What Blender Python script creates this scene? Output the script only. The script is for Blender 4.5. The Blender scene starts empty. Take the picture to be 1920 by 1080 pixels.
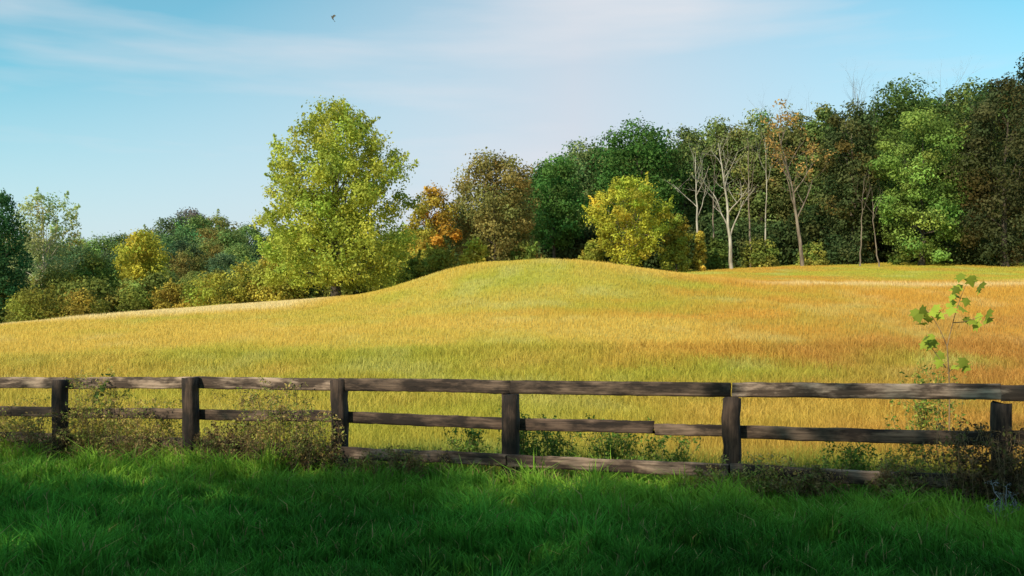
import bpy, math, numpy as np
from mathutils import Vector, Matrix
R = np.random.default_rng(7)
S = bpy.context.scene
C = S.collection
EYE, FP, HZ = 1.55, 1867.0, 664.0

# ------------------------------------------------------------------ helpers
def mesh_np(name, V, polys, mat, parent=None, col=None, smooth=False):
    """polys: list of int arrays (n,k)"""
    me = bpy.data.meshes.new(name)
    V = np.asarray(V, dtype=np.float32)
    me.vertices.add(len(V)); me.vertices.foreach_set('co', V.ravel())
    idx = np.concatenate([p.ravel() for p in polys]).astype(np.int32)
    tot = np.concatenate([np.full(len(p), p.shape[1]) for p in polys]).astype(np.int32)
    start = np.concatenate([[0], np.cumsum(tot)[:-1]]).astype(np.int32)
    me.loops.add(len(idx)); me.loops.foreach_set('vertex_index', idx)
    me.polygons.add(len(tot)); me.polygons.foreach_set('loop_start', start)
    if smooth: me.polygons.foreach_set('use_smooth', np.ones(len(tot), dtype=bool))
    me.update(calc_edges=True)
    if col is not None:
        a = me.color_attributes.new('Col', 'FLOAT_COLOR', 'POINT')
        c = np.ones((len(V), 4), dtype=np.float32); c[:, :3] = col
        a.data.foreach_set('color', c.ravel())
    me.materials.append(mat)
    o = bpy.data.objects.new(name, me); C.objects.link(o)
    if parent is not None: o.parent = parent
    return o
def tag(o, label=None, cat=None, group=None, kind=None):
    if label: o['label'] = label
    if cat: o['category'] = cat
    if group: o['group'] = group
    if kind: o['kind'] = kind
    return o
def empty(name, loc, rz=0.0):
    o = bpy.data.objects.new(name, None); C.objects.link(o)
    o.location = loc; o.rotation_euler = (0, 0, rz); o.empty_display_size = 0.3
    return o
def copy_tree(o, parent=None):
    c = o.copy(); C.objects.link(c); c.parent = parent
    for ch in list(o.children): copy_tree(ch, c)
    return c
def unit(v):
    return v / np.maximum(np.linalg.norm(v, axis=-1, keepdims=True), 1e-9)
def sstep(x):
    x = np.clip(x, 0, 1); return x*x*(3-2*x)

# value noise
LAT = R.random((256, 256))
def vn(x, y):
    xi = np.floor(x).astype(int); yi = np.floor(y).astype(int)
    fx = sstep(x-xi); fy = sstep(y-yi)
    a = LAT[xi & 255, yi & 255]; b = LAT[(xi+1) & 255, yi & 255]
    c = LAT[xi & 255, (yi+1) & 255]; d = LAT[(xi+1) & 255, (yi+1) & 255]
    return (a*(1-fx)+b*fx)*(1-fy) + (c*(1-fx)+d*fx)*fy
def fbm(x, y, o=4):
    s = 0; a = .5; t = 0
    for i in range(o):
        s = s + a*vn(x*2**i+17.3*i, y*2**i+5.1*i); t += a; a *= .5
    return s/t

# ------------------------------------------------------------------ terrain
CP = np.array([
 (-25,0,0),(0,0,0),(25,0,0),(-25,-30,0),(25,-30,0),(0,-70,0),(-12,15,0),(0,12,0),(8,9,0),(18,8,.1),
 (0,22,.25),(-12,30,.8),(3,30,1.0),(18,30,1.1),(-17,40,1.8),(3,40,2.5),(20,40,2.7),
 (-28,50,2.4),(-10,50,3.1),(5,50,3.9),(25,50,4.2),
 (-36,70,3.5),(-26,70,4.55),(-19,70,5.1),(-13.2,75,5.8),(-5,64,5.5),(3,64,5.8),(14,60,5.65),(30,60,5.65),(45,60,5.8),
 (-57,110,4.1),(-40,110,5.0),(-22,105,5.9),(-8,100,7.4),(5,100,9.0),(29,100,10.6),(54,100,10.8),(20,80,8.1),(38,80,8.2),
 (-60,170,8),(-70,220,14),(-20,220,15),(-95,220,12),(0,150,12),(60,150,15),(100,200,18),
 (0,400,22),(300,400,22),(-300,400,22),(-300,100,5),(300,100,14),(300,0,2),(-300,0,0),(0,800,22),(-500,800,22),(500,800,22),(-400,-150,0),(400,-150,0)], float)
def _phi(r2): return .5*r2*np.log(r2+1e-9)
_n = len(CP); _P = np.c_[np.ones(_n), CP[:, :2]/100]
_A = np.zeros((_n+3, _n+3)); q = CP[:, :2]/100
_A[:_n, :_n] = _phi(((q[:, None]-q[None])**2).sum(-1)) + np.eye(_n)*1e-4
_A[:_n, _n:] = _P; _A[_n:, :_n] = _P.T
_W = np.linalg.solve(_A, np.r_[CP[:, 2], 0, 0, 0])
def H(x, y):
    x = np.atleast_1d(np.asarray(x, float)); y = np.atleast_1d(np.asarray(y, float))
    out = np.empty(len(x))
    for s in range(0, len(x), 40000):
        a = x[s:s+40000]/100; b = y[s:s+40000]/100
        r2 = (a[:, None]-q[None, :, 0])**2 + (b[:, None]-q[None, :, 1])**2
        out[s:s+40000] = _phi(r2) @ _W[:_n] + _W[_n] + _W[_n+1]*a + _W[_n+2]*b
    m = sstep((x+11.5)/10.5)*(1-sstep((x-2)/15))*np.exp(-((y-65)/10)**2)
    out += 1.75*m + .25*(fbm(x/9, y/9, 2)-.5)*sstep((y-22)/20)
    return out
def h1(x, y): return float(H([x], [y])[0])
FDX, FDY = -.939, .345
def fence_d(x, y): return .345*(x-4.92)+.939*(y-10)

GOLD = np.array((.72,.50,.105)); ORAN = np.array((.68,.38,.07)); GRN = np.array((.50,.48,.065)); PALE = np.array((.86,.67,.34))
DEEP = np.array((.06,.26,.03)); MID = np.array((.14,.25,.035)); RUST = np.array((.58,.29,.075))
def field_col(x, y):
    n = fbm(x/7+3, y/7, 4); n2 = fbm(x/2.3+40, y/3.4+9, 3); n3 = fbm(x/16+90, y/7+30, 3)
    u = x/np.maximum(y, 5)
    wo = sstep((x*.09 + (n-.5)*2.2 + (n3-.5)*2.4 + .25)*.9)
    c = GOLD*(1-wo)[:, None] + ORAN*wo[:, None]
    wr = sstep((u-.20)*3.4 + (n-.5)*2.8)*sstep((54-y)/12)*.75
    c = c*(1-wr)[:, None] + RUST*wr[:, None]
    g = 1.2*np.exp(-((x+5)/13)**2-((y-31)/11)**2) + 1.35*np.exp(-((x-1)/13)**2-((y-58)/9)**2)
    g += .45*np.exp(-((x+20)/11)**2-((y-46)/9)**2) + .45*np.exp(-((x-13)/10)**2-((y-44)/6)**2)
    g += 1.1*sstep((y-63)/5)*sstep((x-9)/5) - .25*np.exp(-((x-13)/3)**2-((y-58)/8)**2)
    g += .5*sstep((27-y)/8)
    g -= 2.0*sstep((y-56)/6)*sstep((-x-10)/4)
    wg = sstep((g*.8 + (n-.5)*1.3+(n2-.5)*.9+(n3-.5)*1.1-.10)*.85)
    c = c*(1-wg)[:, None] + GRN*wg[:, None]
    wp = sstep((n2-.56)*4)*.2 + .75*np.exp(-((y-61.5)/1.6)**2)*sstep((x-13)/5) + .95*sstep((y-57)/6)*sstep((-x-11)/4)
    wp = np.clip(wp, 0, .9)
    c = c*(1-wp)[:, None] + PALE*wp[:, None]
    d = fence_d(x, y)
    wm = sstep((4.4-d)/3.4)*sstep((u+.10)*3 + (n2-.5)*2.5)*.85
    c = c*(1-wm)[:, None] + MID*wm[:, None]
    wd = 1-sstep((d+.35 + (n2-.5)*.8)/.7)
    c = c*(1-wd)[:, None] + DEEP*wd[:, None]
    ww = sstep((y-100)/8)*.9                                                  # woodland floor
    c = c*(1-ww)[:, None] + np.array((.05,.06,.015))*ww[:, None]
    return c

# ------------------------------------------------------------------ materials
def newmat(name):
    m = bpy.data.materials.new(name); m.use_nodes = True
    nt = m.node_tree; nt.nodes.clear()
    return m, nt, nt.nodes, nt.links
def leaf_mat(name, transl=.35, use_obj=True, rough=.6):
    m, nt, N, L = newmat(name)
    out = N.new('ShaderNodeOutputMaterial'); at = N.new('ShaderNodeAttribute'); at.attribute_name = 'Col'
    csock = at.outputs['Color']
    if use_obj:
        oi = N.new('ShaderNodeObjectInfo'); mx = N.new('ShaderNodeMix'); mx.data_type = 'RGBA'; mx.blend_type = 'MULTIPLY'
        mx.inputs[0].default_value = 1; L.new(csock, mx.inputs[6]); L.new(oi.outputs['Color'], mx.inputs[7]); csock = mx.outputs[2]
    d = N.new('ShaderNodeBsdfPrincipled'); d.inputs['Roughness'].default_value = rough; d.inputs['Specular IOR Level'].default_value = .06
    t = N.new('ShaderNodeBsdfTranslucent'); ms = N.new('ShaderNodeMixShader'); ms.inputs[0].default_value = transl
    L.new(csock, d.inputs['Base Color']); L.new(csock, t.inputs['Color'])
    L.new(d.outputs[0], ms.inputs[1]); L.new(t.outputs[0], ms.inputs[2]); L.new(ms.outputs[0], out.inputs[0])
    return m
def bark_mat(name, c1, c2, scale=6):
    m, nt, N, L = newmat(name)
    out = N.new('ShaderNodeOutputMaterial'); b = N.new('ShaderNodeBsdfPrincipled'); b.inputs['Roughness'].default_value = .9
    tc = N.new('ShaderNodeTexCoord'); mp = N.new('ShaderNodeMapping'); mp.inputs['Scale'].default_value = (1, 1, .25)
    nz = N.new('ShaderNodeTexNoise'); nz.inputs['Scale'].default_value = scale; nz.inputs['Detail'].default_value = 6
    cr = N.new('ShaderNodeValToRGB'); cr.color_ramp.elements[0].position = .35; cr.color_ramp.elements[1].position = .68
    cr.color_ramp.elements[0].color = (*c1, 1); cr.color_ramp.elements[1].color = (*c2, 1)
    bp = N.new('ShaderNodeBump'); bp.inputs['Strength'].default_value = .5
    L.new(tc.outputs['Object'], mp.inputs[0]); L.new(mp.outputs[0], nz.inputs[0]); L.new(nz.outputs[0], cr.inputs[0])
    L.new(cr.outputs[0], b.inputs['Base Color']); L.new(nz.outputs[0], bp.inputs['Height']); L.new(bp.outputs[0], b.inputs['Normal'])
    L.new(b.outputs[0], out.inputs[0]); return m
M_leaf = leaf_mat('leaf'); M_grass = leaf_mat('grass_blade', .3, False); M_weed = leaf_mat('weed_leaf', .3, False)
M_bark = bark_mat('bark', (.03,.022,.015), (.11,.085,.06)); M_pale = bark_mat('pale_bark', (.24,.20,.15), (.56,.50,.41), 3)
M_grey = bark_mat('grey_bark', (.11,.08,.055), (.30,.23,.17), 3)
M_stem = bark_mat('weed_stem', (.12,.08,.04), (.32,.22,.11), 20)
M_gstem = bark_mat('green_stem', (.12,.12,.04), (.25,.24,.09), 20)
M_twig = bark_mat('bleached_twig', (.16,.15,.16), (.36,.35,.36), 20)
def wood_mat():
    m, nt, N, L = newmat('weathered_wood')
    out = N.new('ShaderNodeOutputMaterial'); b = N.new('ShaderNodeBsdfPrincipled'); b.inputs['Roughness'].default_value = .88
    tc = N.new('ShaderNodeTexCoord'); oi = N.new('ShaderNodeObjectInfo')
    ad = N.new('ShaderNodeVectorMath'); ad.operation = 'ADD'; L.new(tc.outputs['Object'], ad.inputs[0])
    cmb = N.new('ShaderNodeMath'); cmb.operation = 'MULTIPLY'; cmb.inputs[1].default_value = 50; L.new(oi.outputs['Random'], cmb.inputs[0]); L.new(cmb.outputs[0], ad.inputs[1])
    m1 = N.new('ShaderNodeMapping'); m1.inputs['Scale'].default_value = (1.2, 30, 30); L.new(ad.outputs[0], m1.inputs[0])
    n1 = N.new('ShaderNodeTexNoise'); n1.inputs['Scale'].default_value = 1.6; n1.inputs['Detail'].default_value = 8; n1.inputs['Roughness'].default_value = .65; L.new(m1.outputs[0], n1.inputs[0])
    m2 = N.new('ShaderNodeMapping'); m2.inputs['Scale'].default_value = (1.5, 5, 5); L.new(ad.outputs[0], m2.inputs[0])
    n2 = N.new('ShaderNodeTexNoise'); n2.inputs['Scale'].default_value = 1.5; n2.inputs['Detail'].default_value = 6; n2.inputs['Roughness'].default_value = .6; L.new(m2.outputs[0], n2.inputs[0])
    r1 = N.new('ShaderNodeValToRGB'); e = r1.color_ramp.elements; e[0].position = .3; e[0].color = (.085,.055,.04,1); e[1].position = .7; e[1].color = (.56,.44,.34,1)
    L.new(n1.outputs[0], r1.inputs[0])
    r2 = N.new('ShaderNodeValToRGB'); e = r2.color_ramp.elements; e[0].position = .44; e[0].color = (.07,.05,.04,1); e[1].position = .60; e[1].color = (1,1,1,1)
    L.new(n2.outputs[0], r2.inputs[0])
    mx = N.new('ShaderNodeMix'); mx.data_type = 'RGBA'; mx.blend_type = 'MULTIPLY'; mx.inputs[0].default_value = .88
    L.new(r1.outputs[0], mx.inputs[6]); L.new(r2.outputs[0], mx.inputs[7])
    mo = N.new('ShaderNodeMix'); mo.data_type = 'RGBA'; mo.blend_type = 'MULTIPLY'; mo.inputs[0].default_value = 1
    L.new(mx.outputs[2], mo.inputs[6]); L.new(oi.outputs['Color'], mo.inputs[7])
    bp = N.new('ShaderNodeBump'); bp.inputs['Strength'].default_value = .6; bp.inputs['Distance'].default_value = .01
    L.new(n1.outputs[0], bp.inputs['Height']); L.new(bp.outputs[0], b.inputs['Normal'])
    L.new(mo.outputs[2], b.inputs['Base Color']); L.new(b.outputs[0], out.inputs[0]); return m
M_wood = wood_mat()
def ground_mat():
    m, nt, N, L = newmat('meadow_ground')
    out = N.new('ShaderNodeOutputMaterial'); b = N.new('ShaderNodeBsdfPrincipled'); b.inputs['Roughness'].default_value = .95; b.inputs['Specular IOR Level'].default_value = .05
    at = N.new('ShaderNodeAttribute'); at.attribute_name = 'Col'
    tc = N.new('ShaderNodeTexCoord'); nz = N.new('ShaderNodeTexNoise'); nz.inputs['Scale'].default_value = 3; nz.inputs['Detail'].default_value = 8
    mp = N.new('ShaderNodeMapping'); mp.inputs['Scale'].default_value = (1, .5, 1); L.new(tc.outputs['Object'], mp.inputs[0]); L.new(mp.outputs[0], nz.inputs[0])
    cr = N.new('ShaderNodeValToRGB'); cr.color_ramp.elements[0].position = .3; cr.color_ramp.elements[1].position = .7
    cr.color_ramp.elements[0].color = (.65,.65,.65,1); cr.color_ramp.elements[1].color = (1,1,1,1); L.new(nz.outputs[0], cr.inputs[0])
    mx = N.new('ShaderNodeMix'); mx.data_type = 'RGBA'; mx.blend_type = 'MULTIPLY'; mx.inputs[0].default_value = 1
    L.new(at.outputs['Color'], mx.inputs[6]); L.new(cr.outputs[0], mx.inputs[7]); L.new(mx.outputs[2], b.inputs['Base Color'])
    bp = N.new('ShaderNodeBump'); bp.inputs['Strength'].default_value = .7; bp.inputs['Distance'].default_value = .15
    L.new(nz.outputs[0], bp.inputs['Height']); L.new(bp.outputs[0], b.inputs['Normal']); L.new(b.outputs[0], out.inputs[0]); return m
M_ground = ground_mat()

# ------------------------------------------------------------------ ground
NX, NY = 380, 420
sx = np.linspace(-1, 1, NX); xs = 900*np.sinh(4.2*sx)/np.sinh(4.2)
sy = np.linspace(-.62, 1, NY); ys = 45+1100*np.sinh(4.2*sy)/np.sinh(4.2)
gx, gy = np.meshgrid(xs, ys); gx = gx.ravel(); gy = gy.ravel()
gz = H(gx, gy)
ii = np.arange(NX*NY).reshape(NY, NX)
Q = np.stack([ii[:-1, :-1].ravel(), ii[:-1, 1:].ravel(), ii[1:, 1:].ravel(), ii[1:, :-1].ravel()], 1)
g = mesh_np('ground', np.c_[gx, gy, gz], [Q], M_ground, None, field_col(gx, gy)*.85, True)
tag(g, 'rolling meadow ground rising to a low mound', 'ground', kind='structure')

# ------------------------------------------------------------------ grass
def blades(name, x, y, hgt, wid, col, seg2, label, lean=.35, tip=1.15):
    n = len(x); z = H(x, y)-.02
    a = R.random(n)*2*np.pi
    base = np.c_[x, y, z]
    sd = np.c_[np.cos(a), np.sin(a)*.5, np.zeros(n)]; sd = unit(sd)*wid[:, None]/2
    la = fbm(x/.5+3, y/.5+8, 2)*14+R.normal(0, 1.3, n); ld = np.c_[np.cos(la), np.sin(la), np.zeros(n)]*(hgt*lean*(R.random(n)*1.6))[:, None]
    up = np.zeros((n, 3)); up[:, 2] = hgt
    if seg2:
        p1 = base+up*.6+ld*.3; p2 = base+up*(1-.2*R.random(n))[:, None]+ld*1.25
        V = np.stack([base-sd, base+sd, p1+sd*.8, p1-sd*.8, p2], 1).reshape(-1, 3)
        i = np.arange(n)*5
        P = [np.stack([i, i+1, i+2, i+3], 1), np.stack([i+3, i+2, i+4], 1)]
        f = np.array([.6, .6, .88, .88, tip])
    else:
        p2 = base+up+ld
        V = np.stack([base-sd, base+sd, p2], 1).reshape(-1, 3); i = np.arange(n)*3
        P = [np.stack([i, i+1, i+2], 1)]
        f = np.array([.92, .92, 1.05])
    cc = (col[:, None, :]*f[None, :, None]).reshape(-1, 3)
    o = mesh_np(name, V, P, M_grass, None, np.clip(cc, 0, 1)); tag(o, label, 'grass', kind='stuff'); return o
def wedge(n, y0, y1, p, margin=1.12, xoff=0):
    e = 2-p; u = R.random(n); y = (y0**e+u*(y1**e-y0**e))**(1/e)
    x = (R.random(n)*2-1)*y*(960/1867*margin)+xoff
    return x, y
# near lush grass
n = 240000; x, y = wedge(n, 5.2, 17, 1.0, 1.25)
cl = fbm(x/.3, y/.3, 3); cl2 = fbm(x/1.7+7, y/1.7, 3)
k = (fence_d(x, y) < .3+R.random(n)*.5) & (cl+R.random(n)*.5 > .5); x, y, cl, cl2 = x[k], y[k], cl[k], cl2[k]; n = len(x)
fe = sstep((fence_d(x, y)+3.2)/3.0)
hg = (.06+.44*cl**2*(.3+1.0*cl2))*(.5+.95*R.random(n)); hg *= 1+.35*fe*(1-sstep((x+1)/4))
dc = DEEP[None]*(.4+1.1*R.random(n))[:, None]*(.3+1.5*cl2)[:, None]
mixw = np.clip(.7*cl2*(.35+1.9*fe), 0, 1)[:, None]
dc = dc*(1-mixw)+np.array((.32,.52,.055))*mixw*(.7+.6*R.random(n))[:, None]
dry = R.random(n) < .03+.16*sstep((fence_d(x, y)+.8)/.8); dc[dry] = np.array((.45,.36,.14))*(.6+.6*R.random(dry.sum()))[:, None]
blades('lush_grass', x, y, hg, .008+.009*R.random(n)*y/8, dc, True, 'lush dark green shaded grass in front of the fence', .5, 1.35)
# meadow near
n = 170000; x, y = wedge(n, 8.5, 36, 1.1, 1.2); k = fence_d(x, y) > .15+R.random(n)*.5; x, y = x[k], y[k]; n = len(x)
c = field_col(x, y)*(.75+.5*R.random(n))[:, None]
hg = (.18+.26*fbm(x/1.3, y/1.3, 3)+.14*fbm(x/5, y/5, 2))*(.6+.6*R.random(n))
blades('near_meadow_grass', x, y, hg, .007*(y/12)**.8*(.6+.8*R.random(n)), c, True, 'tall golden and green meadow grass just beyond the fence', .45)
n = 380000; x, y = wedge(n, 33, 104, 1.25, 1.15); k = (R.random(n) < 1-sstep((y-92)/10)); x, y = x[k], y[k]; n = len(x)
c = field_col(x, y)*(.94+.12*R.random(n))[:, None]
hg = (.10+.20*fbm(x/2, y/2, 3))*(.6+.6*R.random(n))
hg *= 1-.5*sstep((y-62)/6)
blades('far_meadow_grass', x, y, hg, .0006*y*(.6+.8*R.random(n)), c, False, 'orange and yellow dry grass covering the rising meadow and mound', .4)

# ------------------------------------------------------------------ foliage + limbs
class Tubes:
    def __init__(s): s.V = []; s.F = []; s.n = 0
    def add(s, pts, rad, sides=6):
        pts = np.asarray(pts, float); m = len(pts)
        t = unit(np.gradient(pts, axis=0))
        ref = np.array((.31, .95, .05)) if abs(t[0, 2]) > .6 else np.array((0, .1, 1.))
        a = unit(np.cross(t, ref)); b = np.cross(t, a)
        th = np.arange(sides)*2*np.pi/sides
        ring = pts[:, None]+np.asarray(rad, float)[:, None, None]*(a[:, None]*np.cos(th)[None, :, None]+b[:, None]*np.sin(th)[None, :, None])
        s.V.append(ring.reshape(-1, 3))
        i = np.arange(m-1)[:, None]*sides; j = np.arange(sides)[None]; j2 = (j+1) % sides
        s.F.append((np.stack([i+j, i+j2, i+sides+j2, i+sides+j], -1).reshape(-1, 4))+s.n); s.n += m*sides
    def build(s, name, mat, parent):
        return mesh_np(name, np.concatenate(s.V), [np.concatenate(s.F)], mat, parent, None, True)
def curve(p0, p1, bow, n=6, wob=.0):
    t = np.linspace(0, 1, n)[:, None]; p = p0*(1-t)+p1*t
    p = p+np.asarray(bow)*(np.sin(t*np.pi)); p[1:-1] += R.normal(0, wob, (n-2, 3)); return p
def leaves(cent, rad, per, size, tints, squash=.8, spread=.55, asp=.62, nb=.9, rj=.16):
    m = len(cent); n = m*per
    ci = np.repeat(np.arange(m), per)
    d = unit(R.normal(0, 1, (n, 3)))
    rr = rad[ci]*(spread+(1-spread)*R.random(n)**.6)*(1+rj*R.normal(0, 1, n))
    lump = 1+.22*np.sin(d[:, 0]*5+ci)*np.cos(d[:, 1]*4+ci*2)+.17*np.sin(d[:, 2]*7+ci*3)
    off = d*(rr*lump)[:, None]; off[:, 2] *= squash
    p = cent[ci]+off
    nr = unit(d*nb+np.array((0, 0, .3))+R.normal(0, .5, (n, 3)))
    a = unit(np.cross(nr, unit(R.normal(0, 1, (n, 3))))); b = np.cross(nr, a)
    s = size*(.6+.8*R.random(n))[:, None]
    V = np.stack([p+a*s*.5, p+b*s*.5*asp, p-a*s*.5, p-b*s*.5*asp], 1).reshape(-1, 3)
    F = np.arange(n*4).reshape(-1, 4)
    tc = tints[ci]*(.82+.36*R.random(n))[:, None]
    return V, F, np.repeat(tc, 4, axis=0)
def interp_env(env, t):
    e = np.array(env); return np.interp(t, e[:, 0], e[:, 1])
ENV = {'round': [(0,.45),(.12,.8),(.35,1),(.65,1),(.85,.78),(1,.3)],
       'ovate': [(0,.72),(.07,.92),(.18,1),(.42,1),(.6,.93),(.75,.76),(.88,.54),(1,.22)],
       'tall': [(0,.55),(.2,.85),(.5,1),(.75,.92),(.9,.68),(1,.25)],
       'shrub': [(0,.9),(.3,1),(.6,.88),(.85,.6),(1,.25)],
       'vase': [(0,.3),(.25,.7),(.5,1),(.75,.98),(.92,.7),(1,.3)]}
def make_tree(name, loc, height, width, env='round', crown0=.15, nclump=70, per=200, clump_r=.13, leaf=.3, color=(.1,.15,.03),
              tintvar=.18, tint2=None, f2=0, squash=.8, bark=None, trunk_r=None, limbs=16, spread=.55, stems=1, depth=1.0, sprigs=0, nb=1.0, rj=.16, qp=.38, redvar=.12):
    root = empty(name, loc)
    W = width/2; ch = height*(1-crown0)
    # clumps spread evenly up the crown and round the trunk, jittered
    tt_ = np.linspace(0, 1, 400); ee = interp_env(ENV[env], tt_)**1.3; cdf = np.cumsum(ee); cdf /= cdf[-1]
    m = nclump; t = np.interp((np.arange(m)+R.random(m))/m, cdf, tt_); e = interp_env(ENV[env], t)
    q = R.random(m)**qp; a = np.arange(m)*2.39996+R.normal(0, .35, m)
    cr = clump_r*width*(.65+.7*R.random(m))
    rad = np.maximum(W*e-cr*.7, 0)*q*(.92+.16*R.random(m))
    cz = height*crown0+t*ch; cz = np.clip(cz, height*crown0+cr*.5, height-cr*.8*squash)
    cen = np.c_[rad*np.cos(a), rad*np.sin(a)*depth, cz]
    tint = np.ones((m, 3))*(1+tintvar*R.normal(0, 1, m))[:, None]
    tint[:, 0] *= 1+redvar*R.normal(0, 1, m)
    if tint2 is not None:
        s2 = R.random(m) < f2; tint[s2] *= np.array(tint2)
    tint = np.clip(tint, .35, 2.2)
    V, F, K = leaves(cen, cr, per, leaf, tint, squash, spread, nb=nb, rj=rj)
    Vs, Fs, Ks, off = [V], [F], [K], len(V)
    if sprigs:
        si = R.integers(0, m, sprigs); dd = unit(np.c_[cen[si, :2]*.5, (np.abs(R.normal(.9, .5, sprigs))*W*.5)]+R.normal(0, .8, (sprigs, 3)))
        cs, rs, ts = [], [], []
        for j in range(4):
            cs.append(cen[si]+dd*(cr[si]*(.8+.22*j))[:, None]); rs.append(cr[si]*(.34-.06*j)); ts.append(tint[si]*1.05)
        V2, F2, K2 = leaves(np.concatenate(cs), np.concatenate(rs), 9, leaf*.95, np.concatenate(ts), 1, .2)
        Vs.append(V2); Fs.append(F2+off); Ks.append(K2)
    cro = mesh_np('crown', np.concatenate(Vs), [np.concatenate(Fs)], M_leaf, root, np.concatenate(Ks)); cro.color = (*color, 1)
    tb = Tubes(); tr = trunk_r or height*.018
    for s_ in range(stems):
        b0 = np.array((0, 0, -.3)) if stems == 1 else np.array((R.normal(0, .2), R.normal(0, .2), -.3))
        topx = np.array((R.normal(0, .03)*width, R.normal(0, .03)*width, height*.86)) if stems == 1 else np.array((R.normal(0, .22)*width, R.normal(0, .2)*width, height*.75))
        tp = curve(b0, topx, (R.normal(0, .012)*height, 0, 0), 9, .05*width/8)
        rr = np.linspace(1, .12, 9)**1.3*tr/(stems**.5); rr[0] *= 1.5
        tb.add(tp, rr, 8)
        for j in R.choice(m, min(limbs//stems, m), replace=False):
            zt = max(cen[j, 2]*(.45+.25*R.random()), height*crown0*.7)
            k = int(np.clip(np.searchsorted(tp[:, 2], zt), 1, 7))
            tb.add(curve(tp[k], cen[j], (0, 0, .03*height), 5, .02*width), np.linspace(rr[k]*.42, .02, 5), 5)
    tb.build('trunk', bark or M_bark, root)
    return root
def place(px, Y): return (px-960)/FP*Y, Y
def tree_at(name, label, cat, px, top, wpx, Y, group=None, **kw):
    X, Y = place(px, Y); z = h1(X, Y)-.05; hgt = EYE+(HZ-top)/FP*Y-z
    o = make_tree(name, (X, Y, z), hgt, wpx/FP*Y, **kw)
    return tag(o, label, cat, group)

# the big tree on the meadow
tree_at('meadow_tree', 'tall airy yellow-green tree standing alone on the meadow left of the mound', 'tree', 630, 192, 312, 73, env='ovate', crown0=.055,
        nclump=300, per=195, clump_r=.074, leaf=.21, color=(.47,.49,.075), tintvar=.13, tint2=(.72,.84,.85), f2=.3, sprigs=200, limbs=45, trunk_r=.34, spread=.35, bark=M_bark, nb=.85, rj=.22, qp=.5, redvar=.06)
tree_at('orange_tree', 'small yellow-orange autumn tree between the tall lone tree and the brown-leaved tree', 'tree', 812, 348, 110, 88, env='tall', crown0=.02,
        nclump=50, per=190, clump_r=.15, leaf=.24, color=(.46,.38,.06), tint2=(1.15,.85,.8), f2=.35, sprigs=6)
tree_at('oak_tree', 'round olive-brown tree behind the left side of the mound', 'tree', 930, 286, 195, 90, env='round', crown0=.02,
        nclump=120, per=210, clump_r=.115, leaf=.24, color=(.29,.25,.075), tintvar=.15, tint2=(1.12,.88,.8), f2=.3, spread=.5)
tree_at('green_tree', 'mid-sized dark green tree with bare trunk between brown-leaved and bright yellow trees', 'tree', 1042, 292, 135, 98, env='round', crown0=.28,
        nclump=60, per=220, clump_r=.15, leaf=.26, color=(.10,.21,.045), sprigs=4)
tree_at('pale_green_tree', 'pale green tree top showing behind the green trees above the mound', 'tree', 1090, 265, 140, 112, env='round', crown0=.1,
        nclump=60, per=190, clump_r=.15, leaf=.3, color=(.24,.32,.11))
tree_at('dark_tree', 'large dense dark green tree rising behind the bright yellow tree', 'tree', 1195, 230, 205, 106, env='round', crown0=.12,
        nclump=85, per=260, clump_r=.14, leaf=.3, color=(.08,.17,.035), tintvar=.2)
tree_at('yellow_tree', 'bright yellow-green spreading tree at the foot of the woods right of the mound', 'tree', 1180, 334, 172, 86, env='vase', crown0=.10,
        nclump=95, per=165, clump_r=.095, leaf=.21, color=(.50,.49,.06), sprigs=25, stems=4, trunk_r=.2, limbs=36, spread=.4, bark=M_grey)
# right wood, front row
tree_at('dark_tree', 'tall green tree with sunlit layered boughs in front of the dark right-hand wood', 'tree', 1728, 205, 210, 92, env='tall', crown0=.02,
        nclump=100, per=240, clump_r=.11, leaf=.25, color=(.20,.29,.06), tintvar=.4, spread=.5, sprigs=20, squash=.6)
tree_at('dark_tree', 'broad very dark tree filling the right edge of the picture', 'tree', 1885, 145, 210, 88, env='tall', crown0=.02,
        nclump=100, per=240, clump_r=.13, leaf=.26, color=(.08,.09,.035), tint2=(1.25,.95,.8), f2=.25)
tree_at('dark_tree', 'tall dark green tree with the highest rounded top in the right-hand wood', 'tree', 1695, 152, 200, 104, env='round', crown0=.1,
        nclump=90, per=240, clump_r=.14, leaf=.3, color=(.11,.17,.04), tintvar=.25)
tree_at('dark_tree', 'dark olive tree between the highest tree and the right picture edge', 'tree', 1825, 148, 160, 102, env='round', crown0=.1,
        nclump=75, per=230, clump_r=.15, leaf=.3, color=(.14,.18,.045), tintvar=.2)
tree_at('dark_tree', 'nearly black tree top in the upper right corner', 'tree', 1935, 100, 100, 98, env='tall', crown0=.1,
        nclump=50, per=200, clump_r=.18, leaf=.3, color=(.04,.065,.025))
tree_at('dark_tree', 'shadowy brown-green tree left of the sunlit layered tree in the right-hand wood', 'tree', 1595, 195, 145, 97, env='tall', crown0=.06,
        nclump=85, per=210, clump_r=.14, leaf=.28, color=(.10,.13,.045), tint2=(1.4,.95,.8), f2=.25, bark=M_grey)
# middle wood behind the bare trees
for px, top, w, Y, col, lab in [
  (1290, 238, 120, 112, (.14,.20,.055), 'olive green tree behind the left bare white tree'),
  (1345, 222, 120, 114, (.22,.28,.075), 'light green tree rising behind the forked bare white tree'),
  (1425, 208, 140, 112, (.22,.26,.075), 'tall olive tree behind the thin bare trunks'),
  (1500, 212, 120, 110, (.18,.20,.06), 'olive-brown tree behind the leaning orange-leaved tree'),
  (1545, 195, 100, 108, (.20,.26,.07), 'narrow green tree right of the leaning orange-leaved tree')]:
    tree_at('wood_tree', lab, 'tree', px, top, w, Y, env='tall', crown0=.08, nclump=65, per=190, clump_r=.16, leaf=.3, color=col, tintvar=.22, sprigs=8)
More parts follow.
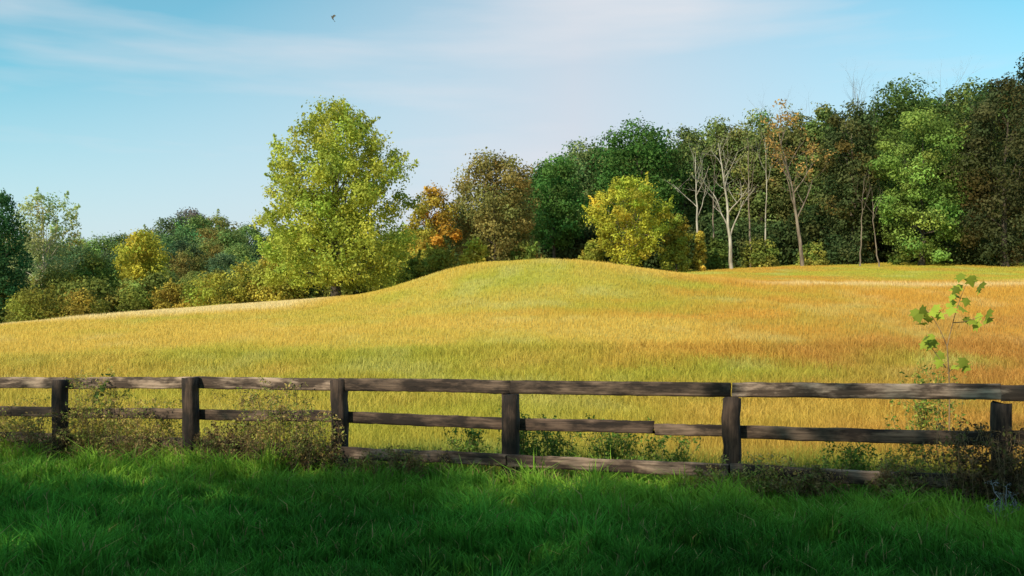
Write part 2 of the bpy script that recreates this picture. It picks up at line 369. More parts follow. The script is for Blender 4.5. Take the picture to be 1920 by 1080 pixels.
# left side
tree_at('dark_tree', 'dark green tree cut off by the left picture edge', 'tree', -5, 358, 120, 100, env='tall', crown0=.0, nclump=75, per=220, clump_r=.15, leaf=.26, color=(.06,.15,.05), sprigs=8)
tree_at('sycamore_tree', 'pale airy tree with light limbs beside the dark tree at the left edge', 'tree', 85, 360, 140, 108, env='round', crown0=.15, nclump=80, per=100, clump_r=.12, leaf=.27,
        color=(.40,.44,.18), sprigs=40, limbs=40, bark=M_pale, spread=.3)
tree_at('yellow_tree', 'rounded yellow tree standing out in the trees at far left', 'tree', 265, 432, 115, 110, env='round', crown0=.08, nclump=60, per=220, clump_r=.16, leaf=.27, color=(.54,.49,.06), sprigs=4)
tree_at('green_tree', 'mid green tree directly left of the rounded yellow tree', 'tree', 180, 478, 130, 112, env='round', crown0=.0, nclump=50, per=190, clump_r=.17, leaf=.28, color=(.17,.23,.045))
tree_at('green_tree', 'olive green tree at the foot of the pale airy tree', 'tree', 110, 505, 140, 104, env='shrub', crown0=.0, nclump=45, per=190, clump_r=.16, leaf=.26, color=(.22,.23,.045), tint2=(1.4,1.0,.6), f2=.3)
tree_at('green_tree', 'yellow-green tree half hidden behind the left side of the tall lone tree', 'tree', 520, 470, 110, 95, env='shrub', crown0=.0, nclump=55, per=190, clump_r=.15, leaf=.25, color=(.40,.38,.065), tint2=(1.1,.9,.8), f2=.3, sprigs=6)
tree_at('green_tree', 'yellow-green tree low behind the right side of the tall lone tree', 'tree', 765, 425, 100, 92, env='shrub', crown0=.0, nclump=55, per=190, clump_r=.15, leaf=.25, color=(.42,.40,.065), sprigs=6)
# shrubs at the meadow edge
for px, top, w, Y, col, lab in [
  (60, 540, 120, 92, (.26,.26,.045), 'olive shrub at the meadow brow below the pale airy tree'),
  (150, 545, 120, 94, (.34,.28,.05), 'yellowish shrub at the meadow brow left of the rounded yellow tree'),
  (255, 540, 90, 96, (.20,.22,.04), 'dark shrub at the meadow brow beneath the rounded yellow tree'),
  (320, 530, 90, 96, (.38,.30,.05), 'tan shrub at the meadow brow right of the rounded yellow tree'),
  (395, 512, 115, 94, (.44,.39,.06), 'rounded yellow shrub midway between yellow tree and tall lone tree'),
  (465, 490, 100, 96, (.40,.37,.06), 'tall yellow-green shrub nearest the left of the tall lone tree'),
  (825, 465, 100, 80, (.38,.37,.06), 'yellow-green shrub on the left shoulder of the mound'),
  (893, 448, 70, 80, (.50,.46,.065), 'bright yellow bush in front of the olive-brown tree'),
  (780, 482, 70, 79, (.24,.29,.05), 'green shrub right of the foot of the tall lone tree'),
  (985, 455, 90, 88, (.22,.25,.05), 'olive shrub below the right side of the olive-brown tree'),
  (1110, 450, 60, 90, (.38,.38,.06), 'yellow-green shrub left of the bright yellow tree'),
  (1268, 400, 70, 90, (.40,.39,.06), 'narrow yellow bush right of the bright yellow tree'),
  (1312, 430, 28, 90, (.50,.40,.065), 'small orange-yellow bush at the foot of the left bare tree'),
  (1345, 448, 60, 93, (.15,.21,.045), 'dark green shrub between the two bare white trees'),
  (1425, 450, 80, 93, (.20,.23,.045), 'olive shrub under the thin bare trunks'),
  (1520, 455, 60, 93, (.34,.34,.07), 'yellow-green shrub right of the leaning orange-leaved tree'),
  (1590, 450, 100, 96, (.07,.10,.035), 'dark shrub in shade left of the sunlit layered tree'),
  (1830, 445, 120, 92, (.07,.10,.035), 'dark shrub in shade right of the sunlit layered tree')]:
    tree_at('shrub', lab, 'shrub', px, top, w, Y, env='shrub', crown0=0, nclump=30, per=160, clump_r=.17, leaf=.22, color=col, tintvar=.22, sprigs=8, limbs=8, trunk_r=.06)

# ---- prototypes for the wood mass
protos = []
for i, (e_, c0) in enumerate([('round', .1), ('tall', .08), ('round', .15), ('tall', .12)]):
    protos.append(make_tree('wood_tree', (0, 0, 0), 15, 9.5, env=e_, crown0=c0, nclump=64, per=190, clump_r=.15, leaf=.36, color=(.1,.15,.03), tintvar=.22, sprigs=3, limbs=10))
used = [False]*4
sprotos = [make_tree('undergrowth_shrub', (0, 0, 0), 5, 6, env='shrub', crown0=0, nclump=26, per=170, clump_r=.18, leaf=.32, tintvar=.25, limbs=6, trunk_r=.06) for _ in range(2)]
sused = [False]*2
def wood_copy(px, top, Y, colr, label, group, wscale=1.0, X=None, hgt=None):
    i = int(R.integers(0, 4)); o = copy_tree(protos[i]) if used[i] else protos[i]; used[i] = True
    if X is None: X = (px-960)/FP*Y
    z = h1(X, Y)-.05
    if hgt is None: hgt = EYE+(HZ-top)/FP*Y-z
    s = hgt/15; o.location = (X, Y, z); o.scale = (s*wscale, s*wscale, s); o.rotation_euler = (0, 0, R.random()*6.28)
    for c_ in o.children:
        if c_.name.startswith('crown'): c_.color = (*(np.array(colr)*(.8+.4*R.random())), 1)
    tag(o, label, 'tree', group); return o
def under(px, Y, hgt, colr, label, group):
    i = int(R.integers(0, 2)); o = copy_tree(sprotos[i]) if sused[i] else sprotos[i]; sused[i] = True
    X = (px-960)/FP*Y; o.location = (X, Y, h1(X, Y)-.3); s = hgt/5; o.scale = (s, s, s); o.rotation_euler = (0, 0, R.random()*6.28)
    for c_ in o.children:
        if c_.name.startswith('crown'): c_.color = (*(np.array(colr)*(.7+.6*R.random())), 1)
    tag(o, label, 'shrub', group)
def pline(px, pts): return float(np.interp(px, [p[0] for p in pts], [p[1] for p in pts]))
skyR = [(760,420),(850,400),(940,340),(1020,310),(1080,285),(1150,260),(1250,250),(1350,240),(1450,225),(1550,215),(1650,190),(1750,175),(1850,165),(2000,130),(2200,120)]
for row, (Y, dtop) in enumerate([(116, 12), (126, 16), (138, 30)]):
    for px in np.arange(800+row*20, 2080, 62):
        p_ = px+R.normal(0, 8)
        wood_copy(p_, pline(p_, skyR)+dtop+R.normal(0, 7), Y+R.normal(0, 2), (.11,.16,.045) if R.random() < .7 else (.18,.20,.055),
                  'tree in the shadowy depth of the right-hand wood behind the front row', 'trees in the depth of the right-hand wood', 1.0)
for Y, st in ((101, 52), (109, 60)):
    for px in np.arange(790, 2050, st):
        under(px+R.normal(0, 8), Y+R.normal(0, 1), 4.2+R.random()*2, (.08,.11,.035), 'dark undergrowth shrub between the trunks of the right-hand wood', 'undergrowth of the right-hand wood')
for px in np.arange(-40, 800, 56):
    under(px+R.normal(0, 10), 101+R.normal(0, 2), 4.0+R.random()*1.5, (.22,.23,.05), 'undergrowth shrub beyond the left brow of the meadow', 'undergrowth beyond the left brow')
skyL = [(-60,400),(0,430),(100,440),(150,446),(200,442),(240,436),(300,420),(350,408),(400,416),(440,408),(480,428),(560,425),(700,430),(800,420)]
for row, (Y, dtop) in enumerate([(225, 0), (200, 18), (172, 42), (148, 68), (130, 92)]):
    for px in np.arange(-40+row*15, 800 if row < 3 else 560, 46 if row < 2 else 58):
        p_ = px+R.normal(0, 6)
        cc = [(.14,.22,.075), (.20,.29,.08), (.27,.32,.08), (.12,.18,.08)][int(R.integers(0, 4))] if R.random() < .87 else (.34,.30,.08)
        wood_copy(p_, pline(p_, skyL)+dtop+R.normal(0, 6), Y+R.normal(0, 5), cc, 'tree in the mixed wood covering the far left hillside', 'trees of the far left hillside wood', 1.15)
o = wood_copy(355, 392, 228, (.20,.17,.15), 'greyish purple tree top poking above the far left hillside', None, .9)
# trees behind the viewer whose shade falls on the foreground
for X, Y, hg in [(-30,-5,15),(-24,-7,15.3),(-18.5,-8,15.2),(-13.5,-10.5,15.8),(-8.5,-12,15.9),(-3.5,-14,16.2),(2,-15,16.3),(8,-16,16.0),(-22,-14,17),(-12,-18,17.3),(-3,-21,17.6),(-30,-13,17)]:
    wood_copy(0, 0, Y+3.2, (.10,.15,.03), 'leafy tree of the roadside row behind the viewer', 'roadside trees behind the viewer', 1.0, X-4.6, hg)

# ------------------------------------------------------------------ bare trees
def grow(tb, p, d, L, r, depth, tips, nseg=5, bend=.12, up=.12):
    pts = [p]; rr = [r]
    for i in range(nseg):
        d = unit(d+R.normal(0, bend, 3)+np.array((0, 0, up*.5))); p = p+d*L/nseg; pts.append(p); rr.append(r*(1-.62*(i+1)/nseg))
    tb.add(pts, rr, 6 if r > .06 else 4)
    tips.append(p)
    if depth > 0:
        for k in range(int(R.integers(3, 5))):
            i = int(R.integers(2, nseg+1)); s = unit(d+R.normal(0, .6, 3)); s[2] = abs(s[2])*.8+.2
            grow(tb, pts[i], unit(s), L*(.42+.3*R.random()), rr[i]*.6, depth-1, tips, 4, bend, up)
def bare_tree(name, label, px, base_py, top, Y, mat, lean=(0, 0), r=.2, nb=6, depth=2, b0=.45, leafcol=None, leafn=0, cat='tree', group=None, spread=.55):
    X, Y = place(px, Y); z = h1(X, Y)-.1; hgt = EYE+(HZ-top)/FP*Y-z
    root = empty(name, (X, Y, z)); tag(root, label, cat, group)
    tp = curve(np.array((0., 0, -.2)), np.array((lean[0], lean[1], hgt*.93)), (R.normal(0, .01)*hgt, 0, 0), 12, .04)
    rr = np.linspace(1, .12, 12)*r; tb = Tubes(); tb.add(tp, rr, 8); tb.build('trunk', mat, root); tips = []
    for b in range(nb):
        k = int(np.clip(12*(b0+(.95-b0)*(b+.5)/nb), 1, 10)); a = b*2.4+R.random()
        tb = Tubes(); d = unit(np.array((math.cos(a)*spread*1.4, math.sin(a)*spread, 1.)))
        grow(tb, tp[k], d, hgt*(.34-.16*b/nb)*.85, rr[k]*.6, depth, tips); tb.build('branch', mat, root)
    if leafcol is not None:
        tips = np.array(tips); tips = tips[R.random(len(tips)) < .6]
        V, F, K = leaves(tips, np.full(len(tips), .5), leafn, .22, np.ones((len(tips), 3))*(1+.2*R.normal(0, 1, len(tips)))[:, None], .9, .2)
        c_ = mesh_np('crown', V, [F], M_leaf, root, np.clip(K, .3, 2)); c_.color = (*leafcol, 1)
    return root
bare_tree('bare_tree', 'left bare white tree at the wood edge', 1312, 470, 268, 92, M_pale, (-.4, 0), .14, 7, 2, .4, spread=.4, leafcol=(.26,.28,.08), leafn=3)
bare_tree('bare_tree', 'forked bare white tree with the thickest pale trunk', 1372, 480, 250, 91, M_pale, (-1.2, 0), .19, 9, 2, .28, spread=.5)
bare_tree('bare_tree', 'slim bare white tree just left of the forked white tree', 1338, 480, 275, 94, M_grey, (.2, 0), .10, 5, 1, .5, spread=.35)
bare_tree('bare_tree', 'thin bare grey trunk right of the forked white tree', 1408, 480, 240, 93, M_grey, (-.3, 0), .11, 5, 1, .5, spread=.4, leafcol=(.24,.26,.08), leafn=14)
bare_tree('bare_tree', 'thin straight bare trunk left of the leaning orange-leaved tree', 1432, 480, 235, 93, M_pale, (.1, 0), .09, 5, 1, .55, spread=.35, leafcol=(.24,.26,.08), leafn=14)
bare_tree('leaning_tree', 'leaning half-dead tree with sparse orange leaves', 1505, 490, 228, 91, M_grey, (-2.2, 0), .19, 9, 2, .35, (.48,.29,.09), 12, spread=.4)
bare_tree('bare_tree', 'bare twiggy tree top showing above the olive trees', 1478, 480, 188, 112, M_grey, (0, 0), .16, 8, 2, .55)
bare_tree('bare_tree', 'bare twiggy tree top left of the highest dark tree', 1608, 480, 152, 108, M_grey, (0, 0), .18, 9, 2, .6)
bare_tree('bare_tree', 'bare twiggy top between the highest dark tree and the olive tree beside it', 1775, 480, 148, 112, M_grey, (0, 0), .16, 8, 2, .6)
bare_tree('bare_tree', 'slim pale trunk inside the dark wood left of the sunlit layered tree', 1612, 480, 320, 91, M_grey, (.4, 0), .08, 4, 1, .6)
bare_tree('bare_tree', 'slim pale trunk just left of the foot of the sunlit layered tree', 1648, 480, 350, 90, M_grey, (-.6, 0), .07, 4, 1, .6)

# ------------------------------------------------------------------ fence
def fence_t(px): u = (px-960)/FP; return (4.92-10*u)/(.939+.345*u)
def fpt(t, d=0.): return np.array((4.92+FDX*t+.345*d, 10+FDY*t+.939*d))
def board(name, p0, p1, hw, ht, color, nseg=22, jit=.004, vertical=False):
    p0 = np.array(p0, float); p1 = np.array(p1, float); L = np.linalg.norm(p1-p0)
    cs = np.array([(-.5,-.36),(-.36,-.5),(.36,-.5),(.5,-.36),(.5,.36),(.36,.5),(-.36,.5),(-.5,.36)])
    X = np.linspace(0, L, nseg); V = []
    w1 = np.cumsum(R.normal(0, jit*.5, nseg)); w1 -= np.linspace(w1[0], w1[-1], nseg)
    w2 = np.cumsum(R.normal(0, jit*.4, nseg)); w2 -= np.linspace(w2[0], w2[-1], nseg)
    for i, x in enumerate(X):
        c = cs*np.array((ht, hw)); c = c+R.normal(0, jit*.35, c.shape)+np.array((w2[i], w1[i]))
        xe = x+(R.normal(0, .012, 8) if i in (0, nseg-1) else 0)
        V.append(np.c_[np.full(8, 0)+xe, c[:, 0], c[:, 1]])
    V = np.concatenate(V); i = np.arange(nseg-1)[:, None]*8; j = np.arange(8)[None]; j2 = (j+1) % 8
    F = np.stack([i+j, i+j2, i+8+j2, i+8+j], -1).reshape(-1, 4)
    caps = np.array([list(range(7, -1, -1)), list(range((nseg-1)*8, nseg*8))])
    o = mesh_np(name, V, [F, caps], M_wood, None); o.color = (*color, 1)
    ax = Vector((p1-p0)/L)
    if vertical: ly = Vector((.345, .939, 0)); 
    else: ly = Vector((0, 0, 1)).cross(ax).normalized()
    ly = (ly-ax*ly.dot(ax)).normalized(); lz = ax.cross(ly)
    o.matrix_world = Matrix.Translation(Vector(p0)) @ Matrix((ax, ly, lz)).transposed().to_4x4()
    return o
fence = empty('wooden_fence', (0, 0, 0)); fl = fpt(fence_t(957)); fence.location = (fl[0], fl[1], 0)
tag(fence, 'weathered three-rail wooden fence running across between shaded grass and golden meadow', 'fence')
def fpart(o):
    o.parent = fence; o.matrix_parent_inverse = Matrix.Translation(Vector((fl[0], fl[1], 0))).inverted(); return o
pp = [115, 357, 636, 957, 1371, 1878]; tt = [fence_t(p) for p in pp]
tt = [tt[0]+5.0, tt[0]+2.5]+tt+[tt[-1]-2.4, tt[-1]-4.8]
tops = [1.19, 1.19, 1.18, 1.235, 1.22, 1.075, 1.07, 1.06, 1.06, 1.05]
for t, tz in zip(tt, tops):
    b = fpt(t); ln = R.normal(0, .008, 2); gz_ = h1(b[0], b[1])
    fpart(board('post', (b[0], b[1], gz_-.3), (b[0]+ln[0], b[1]+ln[1], tz), .185, .17, (.20,.16,.14), 14, .008, True))
def zt(py, t, d=0): return EYE-(py-HZ)/FP*fpt(t, d)[1]
TOP = [(-200,717),(0,718),(357,717),(636,721),(957,728),(1371,736),(1878,738),(2600,760)]
MIDR = [(-200,768),(0,772),(357,777),(636,782),(957,796),(1371,808),(1800,818),(2600,850)]
BOT = [(-200,812),(0,818),(357,832),(636,848),(957,863),(1371,882),(1700,894),(2600,950)]
def px_of(t): b = fpt(t); return 960+b[0]/b[1]*FP
for i in range(len(tt)-1):
    ta, tb_ = tt[i], tt[i+1]
    for kind, tab, hw in (('top', TOP, .16), ('mid', MIDR, .145), ('bot', BOT, .145)):
        right = i >= 4
        if kind == 'top': d = .112 if not right else 0.0
        elif kind == 'mid': d = .112
        else: d = .112 if not right else -.112
        za = zt(pline(px_of(ta), tab), ta, d)+R.normal(0, .005); zb = zt(pline(px_of(tb_), tab), tb_, d)+R.normal(0, .005)
        if kind == 'top' and right: za = max(za, 1.158); zb = max(zb, 1.158)
        gap = .01; a = fpt(ta-gap*1.0, d); b = fpt(tb_+gap, d)
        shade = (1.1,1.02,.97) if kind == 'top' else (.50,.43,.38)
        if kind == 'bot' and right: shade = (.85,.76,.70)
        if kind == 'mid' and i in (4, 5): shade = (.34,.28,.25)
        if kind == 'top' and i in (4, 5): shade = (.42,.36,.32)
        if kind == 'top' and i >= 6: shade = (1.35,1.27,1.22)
        if kind == 'mid' and i == 5:      # this rail is pieced from two boards
            m_ = fpt(fence_t(1222), d); zm = zt(803, fence_t(1222), d)
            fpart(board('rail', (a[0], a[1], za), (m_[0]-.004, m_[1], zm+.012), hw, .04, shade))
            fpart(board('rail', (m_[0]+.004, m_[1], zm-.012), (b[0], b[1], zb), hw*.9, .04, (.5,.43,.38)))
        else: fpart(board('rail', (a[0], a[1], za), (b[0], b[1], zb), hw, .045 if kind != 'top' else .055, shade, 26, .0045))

# ------------------------------------------------------------------ weeds along the fence
def weed(label, px, d, hgt, wid, scol, lcols, nst=8, nleaf=16, lsize=.05, name='weed_plant', cat='weed', group=None, stemmat=None, sr=.004, twigs=2):
    t = fence_t(px); b = fpt(t, d)
    X = (px-960)/FP*b[1]; z = h1(X, b[1]); root = empty(name, (X, b[1], z)); tag(root, label, cat, group)
    tb = Tubes(); LC = []
    for s in range(nst):
        a = R.random()*6.28; e = np.array((math.cos(a)*wid*R.random()*1.1, math.sin(a)*wid*.6*R.random(), hgt*(1-.65*R.random()**1.5)))
        c0 = np.array((e[0]*.5+R.normal(0, wid*.2), R.normal(0, wid*.2), -.03)); p = curve(c0, e, (R.normal(0, .05), R.normal(0, .05), .0), 7, .012)
        tb.add(p, np.linspace(sr, sr*.4, 7), 4)
        for k in range(twigs+3):
            i = int(R.integers(2, 7)); q0 = p[i]; dd = unit(R.normal(0, 1, 3)*np.array((1, 1, .4))+np.array((0, 0, .6)))*hgt*(.1+.12*R.random())
            pt = curve(q0, q0+dd, (0, 0, .02), 4); tb.add(pt, np.linspace(sr*.5, sr*.25, 4), 3)
            for w in (pt[1], pt[2], pt[3]): LC.append(w)
        for w in p[1:]: LC.append(w)
    tb.build('stems', stemmat or M_stem, root)
    LC = np.array(LC); per = max(1, nleaf//6)
    cl_ = np.array(lcols)[R.integers(0, len(lcols), len(LC))]
    V, F, K = leaves(LC, np.full(len(LC), lsize*1.1), per, lsize, cl_, 1, .3, .45, .3)
    mesh_np('leaves', V, [F], M_weed, root, np.clip(K, 0, 1)); return root
DRY = [(.52,.36,.12), (.58,.44,.15), (.34,.22,.09), (.46,.43,.10), (.34,.38,.08), (.30,.36,.07)]
BRN = [(.26,.18,.08), (.36,.25,.10), (.17,.12,.05), (.24,.28,.07)]
GRW = [(.14,.27,.045), (.24,.33,.055), (.10,.19,.035)]
YGW = [(.48,.45,.09), (.34,.40,.07), (.52,.40,.10)]
DRK = [(.07,.05,.03), (.10,.075,.035), (.12,.13,.04), (.15,.10,.05)]
wl = [
 (20, .3, .85, .5, DRY, 'low dry weeds at the far left end of the fence'),
 (80, -.3, .7, .45, BRN, 'brown weeds in front of the leftmost fence post'),
 (160, -.2, 1.15, .45, DRY, 'tall rusty weed just right of the leftmost fence post'),
 (200, .3, 1.2, .4, YGW, 'yellow-green weed rising to the top rail beside the leftmost post'),
 (245, -.25, .9, .5, DRY, 'dry yellow weed midway between the two leftmost posts'),
 (300, .3, .85, .45, DRY, 'dry weed left of the second post from the left'),
 (265, -.5, .5, .6, BRN, 'low dark brown weeds between the two leftmost posts'),
 (395, -.3, .6, .5, BRN, 'brown weeds at the foot of the second post from the left'),
 (430, -.2, .55, .5, DRK, 'dark weeds over the bottom rail just right of the second post'),
 (460, .4, .95, .4, DRY, 'thin dry weed reaching the middle rail right of the second post'),
 (505, -.2, 1.15, .38, DRY, 'tall thin dry weed reaching the top rail between second and third posts'),
 (555, .3, 1.15, .4, YGW, 'tall yellow weed left of the third post'),
 (585, -.3, .8, .42, DRY, 'shorter dry weed beside the third post'),
 (470, -.5, .48, .6, BRN, 'low dark weeds under the bottom rail between second and third posts'),
 (560, -.45, .45, .55, DRK, 'low dark weeds at the bottom rail just left of the third post'),
 (700, -.3, .34, .5, BRN, 'low brown weeds right of the third post'),
 (770, -.4, .4, .4, BRN, 'small rusty weeds in front of the bottom rail before the fourth post'),
 (885, .5, .66, .35, GRW, 'green leafy weed left of the fourth post'),
 (985, .45, .78, .35, GRW, 'green leafy weed right of the fourth post'),
 (1040, .9, .65, .5, GRW, 'low green weeds beyond the rails right of the fourth post'),
 (1150, .8, .7, .45, GRW, 'green weed beyond the middle of the bay between fourth and fifth posts'),
 (1240, .7, .55, .5, GRW, 'dense green weed beyond the bottom rail left of the fifth post'),
 (1340, -.3, .3, .4, DRY, 'short dry weed in front of the fifth post'),
 (1440, -.2, .44, .45, DRY, 'pinkish dry weed right of the fifth post'),
 (1520, -.3, .36, .45, BRN, 'brown weed where the bottom rail ends in the right bay'),
 (1600, .4, .6, .5, GRW, 'green weed beyond the bottom rail in the right bay'),
 (1690, -.25, .42, .45, BRN, 'dark brown weed in front of the bottom rail in the right bay'),
 (1745, .3, .65, .45, YGW, 'yellow-green weed left of the dark bramble')]
for px, d, hh, ww, cols, lab in wl:
    weed(lab, px, d, hh, ww, None, cols, 36, 18, .038, stemmat=M_gstem if cols is GRW else None, sr=.0045)
weed('dark tangled dead bramble at the foot of the rightmost post', 1850, -.3, .80, .62, None, DRK, 64, 12, .042, name='bramble', cat='bush', sr=.005, twigs=4)
weed('dark bramble cut off by the right picture edge', 1930, -.45, .66, .6, None, DRK, 46, 12, .042, name='bramble', cat='bush', sr=.005, twigs=4)
weed('bleached dead twigs in the grass at lower right', 1880, -.95, .36, .25, None, [(.34,.34,.34), (.2,.2,.18)], 9, 6, .025, name='dead_twigs', cat='twigs', stemmat=M_twig, sr=.007)
weed('small green bush just above the top rail below the sapling', 1735, 5.5, 1.2, .6, None, YGW+GRW, 34, 14, .06, name='bush', cat='bush', stemmat=M_gstem)
# creeper on the top rail
t_ = fence_t(178); b_ = fpt(t_, .0)
cr_ = empty('creeper', (b_[0], b_[1], 1.1)); tag(cr_, 'small dark green creeper leaves hanging on the top rail at left', 'plant')
tb = Tubes(); cc_ = curve(np.array((-.25, .03, -.55)), np.array((.18, .02, .12)), (.05, 0, .1), 8, .02); tb.add(cc_, np.linspace(.005, .002, 8), 4); tb.build('stem', M_gstem, cr_)
V, F, K = leaves(cc_[3:], np.full(5, .09), 7, .07, np.tile(np.array((.10,.17,.04)), (5, 1)), 1, .3, .8, .3); mesh_np('leaves', V, [F], M_weed, cr_, K)

# ------------------------------------------------------------------ sapling
def lobed(center, nrm, tip, s):
    nrm = unit(nrm); tip = unit(tip-nrm*np.dot(tip, nrm)); sd = np.cross(nrm, tip)
    pr = [(0,-.5),(.18,-.38),(.5,-.30),(.34,-.08),(.58,.12),(.26,.16),(.16,.34),(0,.62),(-.16,.34),(-.26,.16),(-.58,.12),(-.34,-.08),(-.5,-.30),(-.18,-.38)]
    v = [center+nrm*.03*s]+[center+(sd*a+tip*b)*s-nrm*s*.22*abs(a) for a, b in pr]
    f = [(0, i, i % 14+1) for i in range(1, 15)]
    return np.array(v), np.array(f)
YS = 15.0; XS = (1778-960)/FP*YS; zs = h1(XS, YS)
sap = empty('sapling', (XS, YS, zs)); tag(sap, 'slender young sapling with large green lobed leaves rising above the fence at right', 'sapling')
def W(px, py, dy=0.): return np.array(((px-960)/FP*(YS+dy)-XS, dy, EYE+(HZ-py)/FP*(YS+dy)-zs))
tb = Tubes(); st = curve(np.array((0., 0, -.05)), W(1776, 650), (.03, 0, 0), 6, .01); tb.add(st, np.linspace(.013, .009, 6), 6); tb.build('stem', M_stem, sap)
VV, FF, KK, nv = [], [], [], 0
spots = [((1776,650),(1798,560),(1815,528),[(1800,538),(1818,528),(1790,556),(1808,552),(1830,538),(1782,572),(1812,566),(1800,520),(1822,522),(1795,570),(1776,584),(1835,546),(1788,545),(1805,578)]),
         ((1776,650),(1760,600),(1735,580),[(1735,583),(1722,596),(1748,588),(1758,580),(1728,606),(1740,598),(1765,592),(1720,588)]),
         ((1788,605),(1815,605),(1842,592),[(1838,594),(1850,600),(1822,604),(1814,600),(1845,590),(1830,610)]),
         ((1774,690),(1755,660),(1738,640),[(1738,638),(1752,645),(1730,648),(1746,632),(1742,652),(1730,634),(1762,668),(1756,682)]),
         ((1776,700),(1790,690),(1800,682),[(1800,680),(1792,688),(1808,690)])]
for a_, m_, e_, lv in spots:
    tb = Tubes(); p = np.array([W(*a_), W(*m_)+np.array((0,.04,0)), W(*e_)]); tq = np.linspace(0, 1, 7)[:, None]
    p = (1-tq)**2*p[0]+2*tq*(1-tq)*p[1]+tq**2*p[2]; tb.add(p, np.linspace(.008, .003, 7), 5); tb.build('branch', M_stem, sap)
    for l in lv:
        c_ = W(*l)+np.array((0, R.normal(0, .09), 0)); s_ = .12+.09*R.random()
        v, f = lobed(c_, np.array((R.normal(-.5, .5), R.normal(-.8, .4), R.normal(.6, .4))), np.array((R.normal(0, 1), R.normal(0, .3), R.normal(-.8, .4))), s_)
        VV.append(v); FF.append(f+nv); nv += len(v); KK.append(np.tile(np.array((.34,.42,.05))*(.4+.8*R.random()), (len(v), 1)))
mesh_np('leaves', np.concatenate(VV), [np.concatenate(FF)], M_weed, sap, np.concatenate(KK))

# ------------------------------------------------------------------ bird
mb, nt, N, L = newmat('dark_feathers'); bo = N.new('ShaderNodeOutputMaterial'); bb = N.new('ShaderNodeBsdfPrincipled'); nz = N.new('ShaderNodeTexNoise'); nz.inputs['Scale'].default_value = 30
crr = N.new('ShaderNodeValToRGB'); crr.color_ramp.elements[0].color = (.06,.06,.065,1); crr.color_ramp.elements[1].color = (.20,.19,.18,1)
L.new(nz.outputs[0], crr.inputs[0]); L.new(crr.outputs[0], bb.inputs['Base Color']); L.new(bb.outputs[0], bo.inputs[0])
YB = 60; bird = empty('bird', ((623-960)/FP*YB, YB, EYE+(HZ-34)/FP*YB)); tag(bird, 'small dark bird flying high in the sky above the tall lone tree', 'bird')
tb = Tubes(); tb.add([(-.22,0,.05),(-.19,0,.055),(-.15,0,.06),(-.11,0,.045),(-.03,0,.02),(.07,0,0),(.15,0,-.01),(.2,0,-.015)], [.003,.02,.033,.03,.055,.05,.025,.006], 8); tb.build('body', mb, bird)
for s in (-1, 1):
    v = np.array([(-.10,0,.04),(.06,0,.01),(-.14,s*.18,.16),(.03,s*.18,.12),(-.10,s*.36,.22),(.02,s*.34,.19),(.06,s*.50,.18),
                  (-.10,0,.03),(.06,0,.0),(-.14,s*.18,.15),(.03,s*.18,.11),(-.10,s*.36,.21),(.02,s*.34,.18)])
    mesh_np('wing', v, [np.array([(0,1,3,2),(2,3,5,4),(7,9,10,8),(9,11,12,10)]), np.array([(4,5,6),(11,6,12)])], mb, bird)
mesh_np('tail', np.array([(.16,0,-.005),(.34,-.07,-.03),(.35,0,-.028),(.34,.07,-.03),(.16,0,-.018)]), [np.array([(0,1,2),(0,2,3),(4,2,1),(4,3,2)])], mb, bird)
bird.rotation_euler = (math.radians(10), math.radians(40), math.radians(35)); bird.scale = (.75, .75, .75)

# ------------------------------------------------------------------ light, sky, camera
EL = 31; AZ = math.radians(42)        # light travels towards (+sin AZ, +cos AZ)
dirv = Vector((math.sin(AZ)*math.cos(math.radians(EL)), math.cos(AZ)*math.cos(math.radians(EL)), -math.sin(math.radians(EL))))
sl = bpy.data.lights.new('sun', 'SUN'); sl.energy = 4.6; sl.angle = math.radians(.53); sl.color = (1, .89, .70)
so = bpy.data.objects.new('sun', sl); C.objects.link(so); so.rotation_euler = dirv.to_track_quat('-Z', 'Y').to_euler(); so.location = (-30, -50, 40)
w = bpy.data.worlds.new('World'); S.world = w; w.use_nodes = True; nt = w.node_tree; N = nt.nodes; L = nt.links; N.clear()
out = N.new('ShaderNodeOutputWorld'); bg = N.new('ShaderNodeBackground'); bg.inputs[1].default_value = .125
sky = N.new('ShaderNodeTexSky'); sky.sky_type = 'NISHITA'; sky.sun_disc = False; sky.sun_elevation = math.radians(EL)
sky.sun_rotation = math.atan2(-dirv.x, -dirv.y)
sky.air_density = 1.0; sky.dust_density = .6; sky.ozone_density = 1.5
tc = N.new('ShaderNodeTexCoord'); sp = N.new('ShaderNodeSeparateXYZ'); L.new(tc.outputs['Generated'], sp.inputs[0])
def math_(op, a, b=None, clamp=False):
    m = N.new('ShaderNodeMath'); m.operation = op; m.use_clamp = clamp
    for i, v in enumerate((a, b)):
        if v is None: continue
        if isinstance(v, (int, float)): m.inputs[i].default_value = v
        else: L.new(v, m.inputs[i])
    return m.outputs[0]
tn = N.new('ShaderNodeMix'); tn.data_type = 'RGBA'; tn.blend_type = 'MULTIPLY'; tn.inputs[0].default_value = 1
L.new(sky.outputs[0], tn.inputs[6]); tn.inputs[7].default_value = (1.0, 1.65, 1.4, 1)
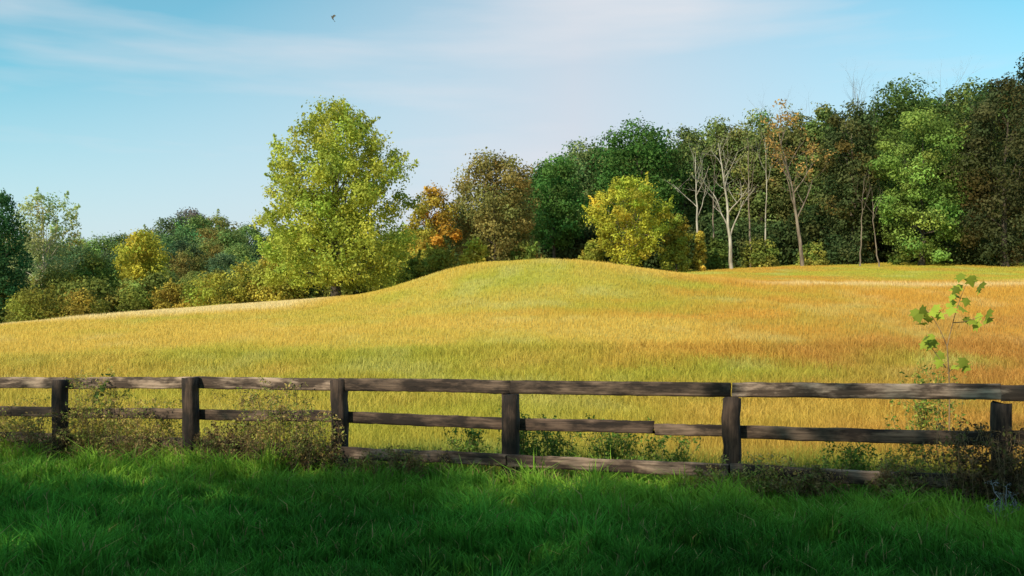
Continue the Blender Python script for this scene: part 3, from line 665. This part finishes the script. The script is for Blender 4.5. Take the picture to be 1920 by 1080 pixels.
# haze thick near the horizon, thinning upward and to the sides
hz = math_('SUBTRACT', 1.22, math_('MULTIPLY', sp.outputs[2], 1.6))
ax = math_('ABSOLUTE', math_('SUBTRACT', sp.outputs[0], .06))
hz = math_('SUBTRACT', hz, math_('MULTIPLY', math_('MULTIPLY', ax, sp.outputs[2]), 6.6), True)
m1 = N.new('ShaderNodeMix'); m1.data_type = 'RGBA'; L.new(hz, m1.inputs[0]); L.new(tn.outputs[2], m1.inputs[6]); m1.inputs[7].default_value = (5.6, 5.65, 6.2, 1)
mp = N.new('ShaderNodeMapping'); mp.inputs['Scale'].default_value = (1.6, 1.6, 12.0); mp.inputs['Rotation'].default_value = (0, math.radians(5), 0); mp.inputs['Location'].default_value = (2.35, 0, .9)
L.new(tc.outputs['Generated'], mp.inputs[0])
nz = N.new('ShaderNodeTexNoise'); nz.inputs['Scale'].default_value = 1.3; nz.inputs['Detail'].default_value = 5; nz.inputs['Roughness'].default_value = .5; L.new(mp.outputs[0], nz.inputs[0])
# a bank of thin high cloud ahead and overhead
gx_ = math_('MULTIPLY', math_('SUBTRACT', sp.outputs[0], .05), 4.6); gz_n = math_('MULTIPLY', math_('SUBTRACT', sp.outputs[2], .34), 15.0)
gs = math_('POWER', 2.718, math_('MULTIPLY', math_('ADD', math_('MULTIPLY', gx_, gx_), math_('MULTIPLY', gz_n, gz_n)), -1.0))
dens = math_('ADD', nz.outputs[0], math_('MULTIPLY', gs, .16))
cr = N.new('ShaderNodeValToRGB'); cr.color_ramp.elements[0].position = .50; cr.color_ramp.elements[1].position = .76; cr.color_ramp.elements[1].color = (.75,.75,.75,1); L.new(dens, cr.inputs[0])
m2 = N.new('ShaderNodeMix'); m2.data_type = 'RGBA'; L.new(cr.outputs[0], m2.inputs[0]); L.new(m1.outputs[2], m2.inputs[6]); m2.inputs[7].default_value = (6.3, 6.35, 6.7, 1)
L.new(m2.outputs[2], bg.inputs[0]); L.new(bg.outputs[0], out.inputs[0])
cam = bpy.data.cameras.new('camera'); co = bpy.data.objects.new('camera', cam); C.objects.link(co); S.camera = co
co.location = (0, 0, EYE); co.rotation_euler = (math.pi/2, 0, 0); cam.lens = 35; cam.sensor_width = 36; cam.shift_y = (HZ-540)/1920; cam.clip_end = 3000; cam.clip_start = .1
S.view_settings.view_transform = 'Standard'; S.view_settings.look = 'None'; S.view_settings.exposure = 0
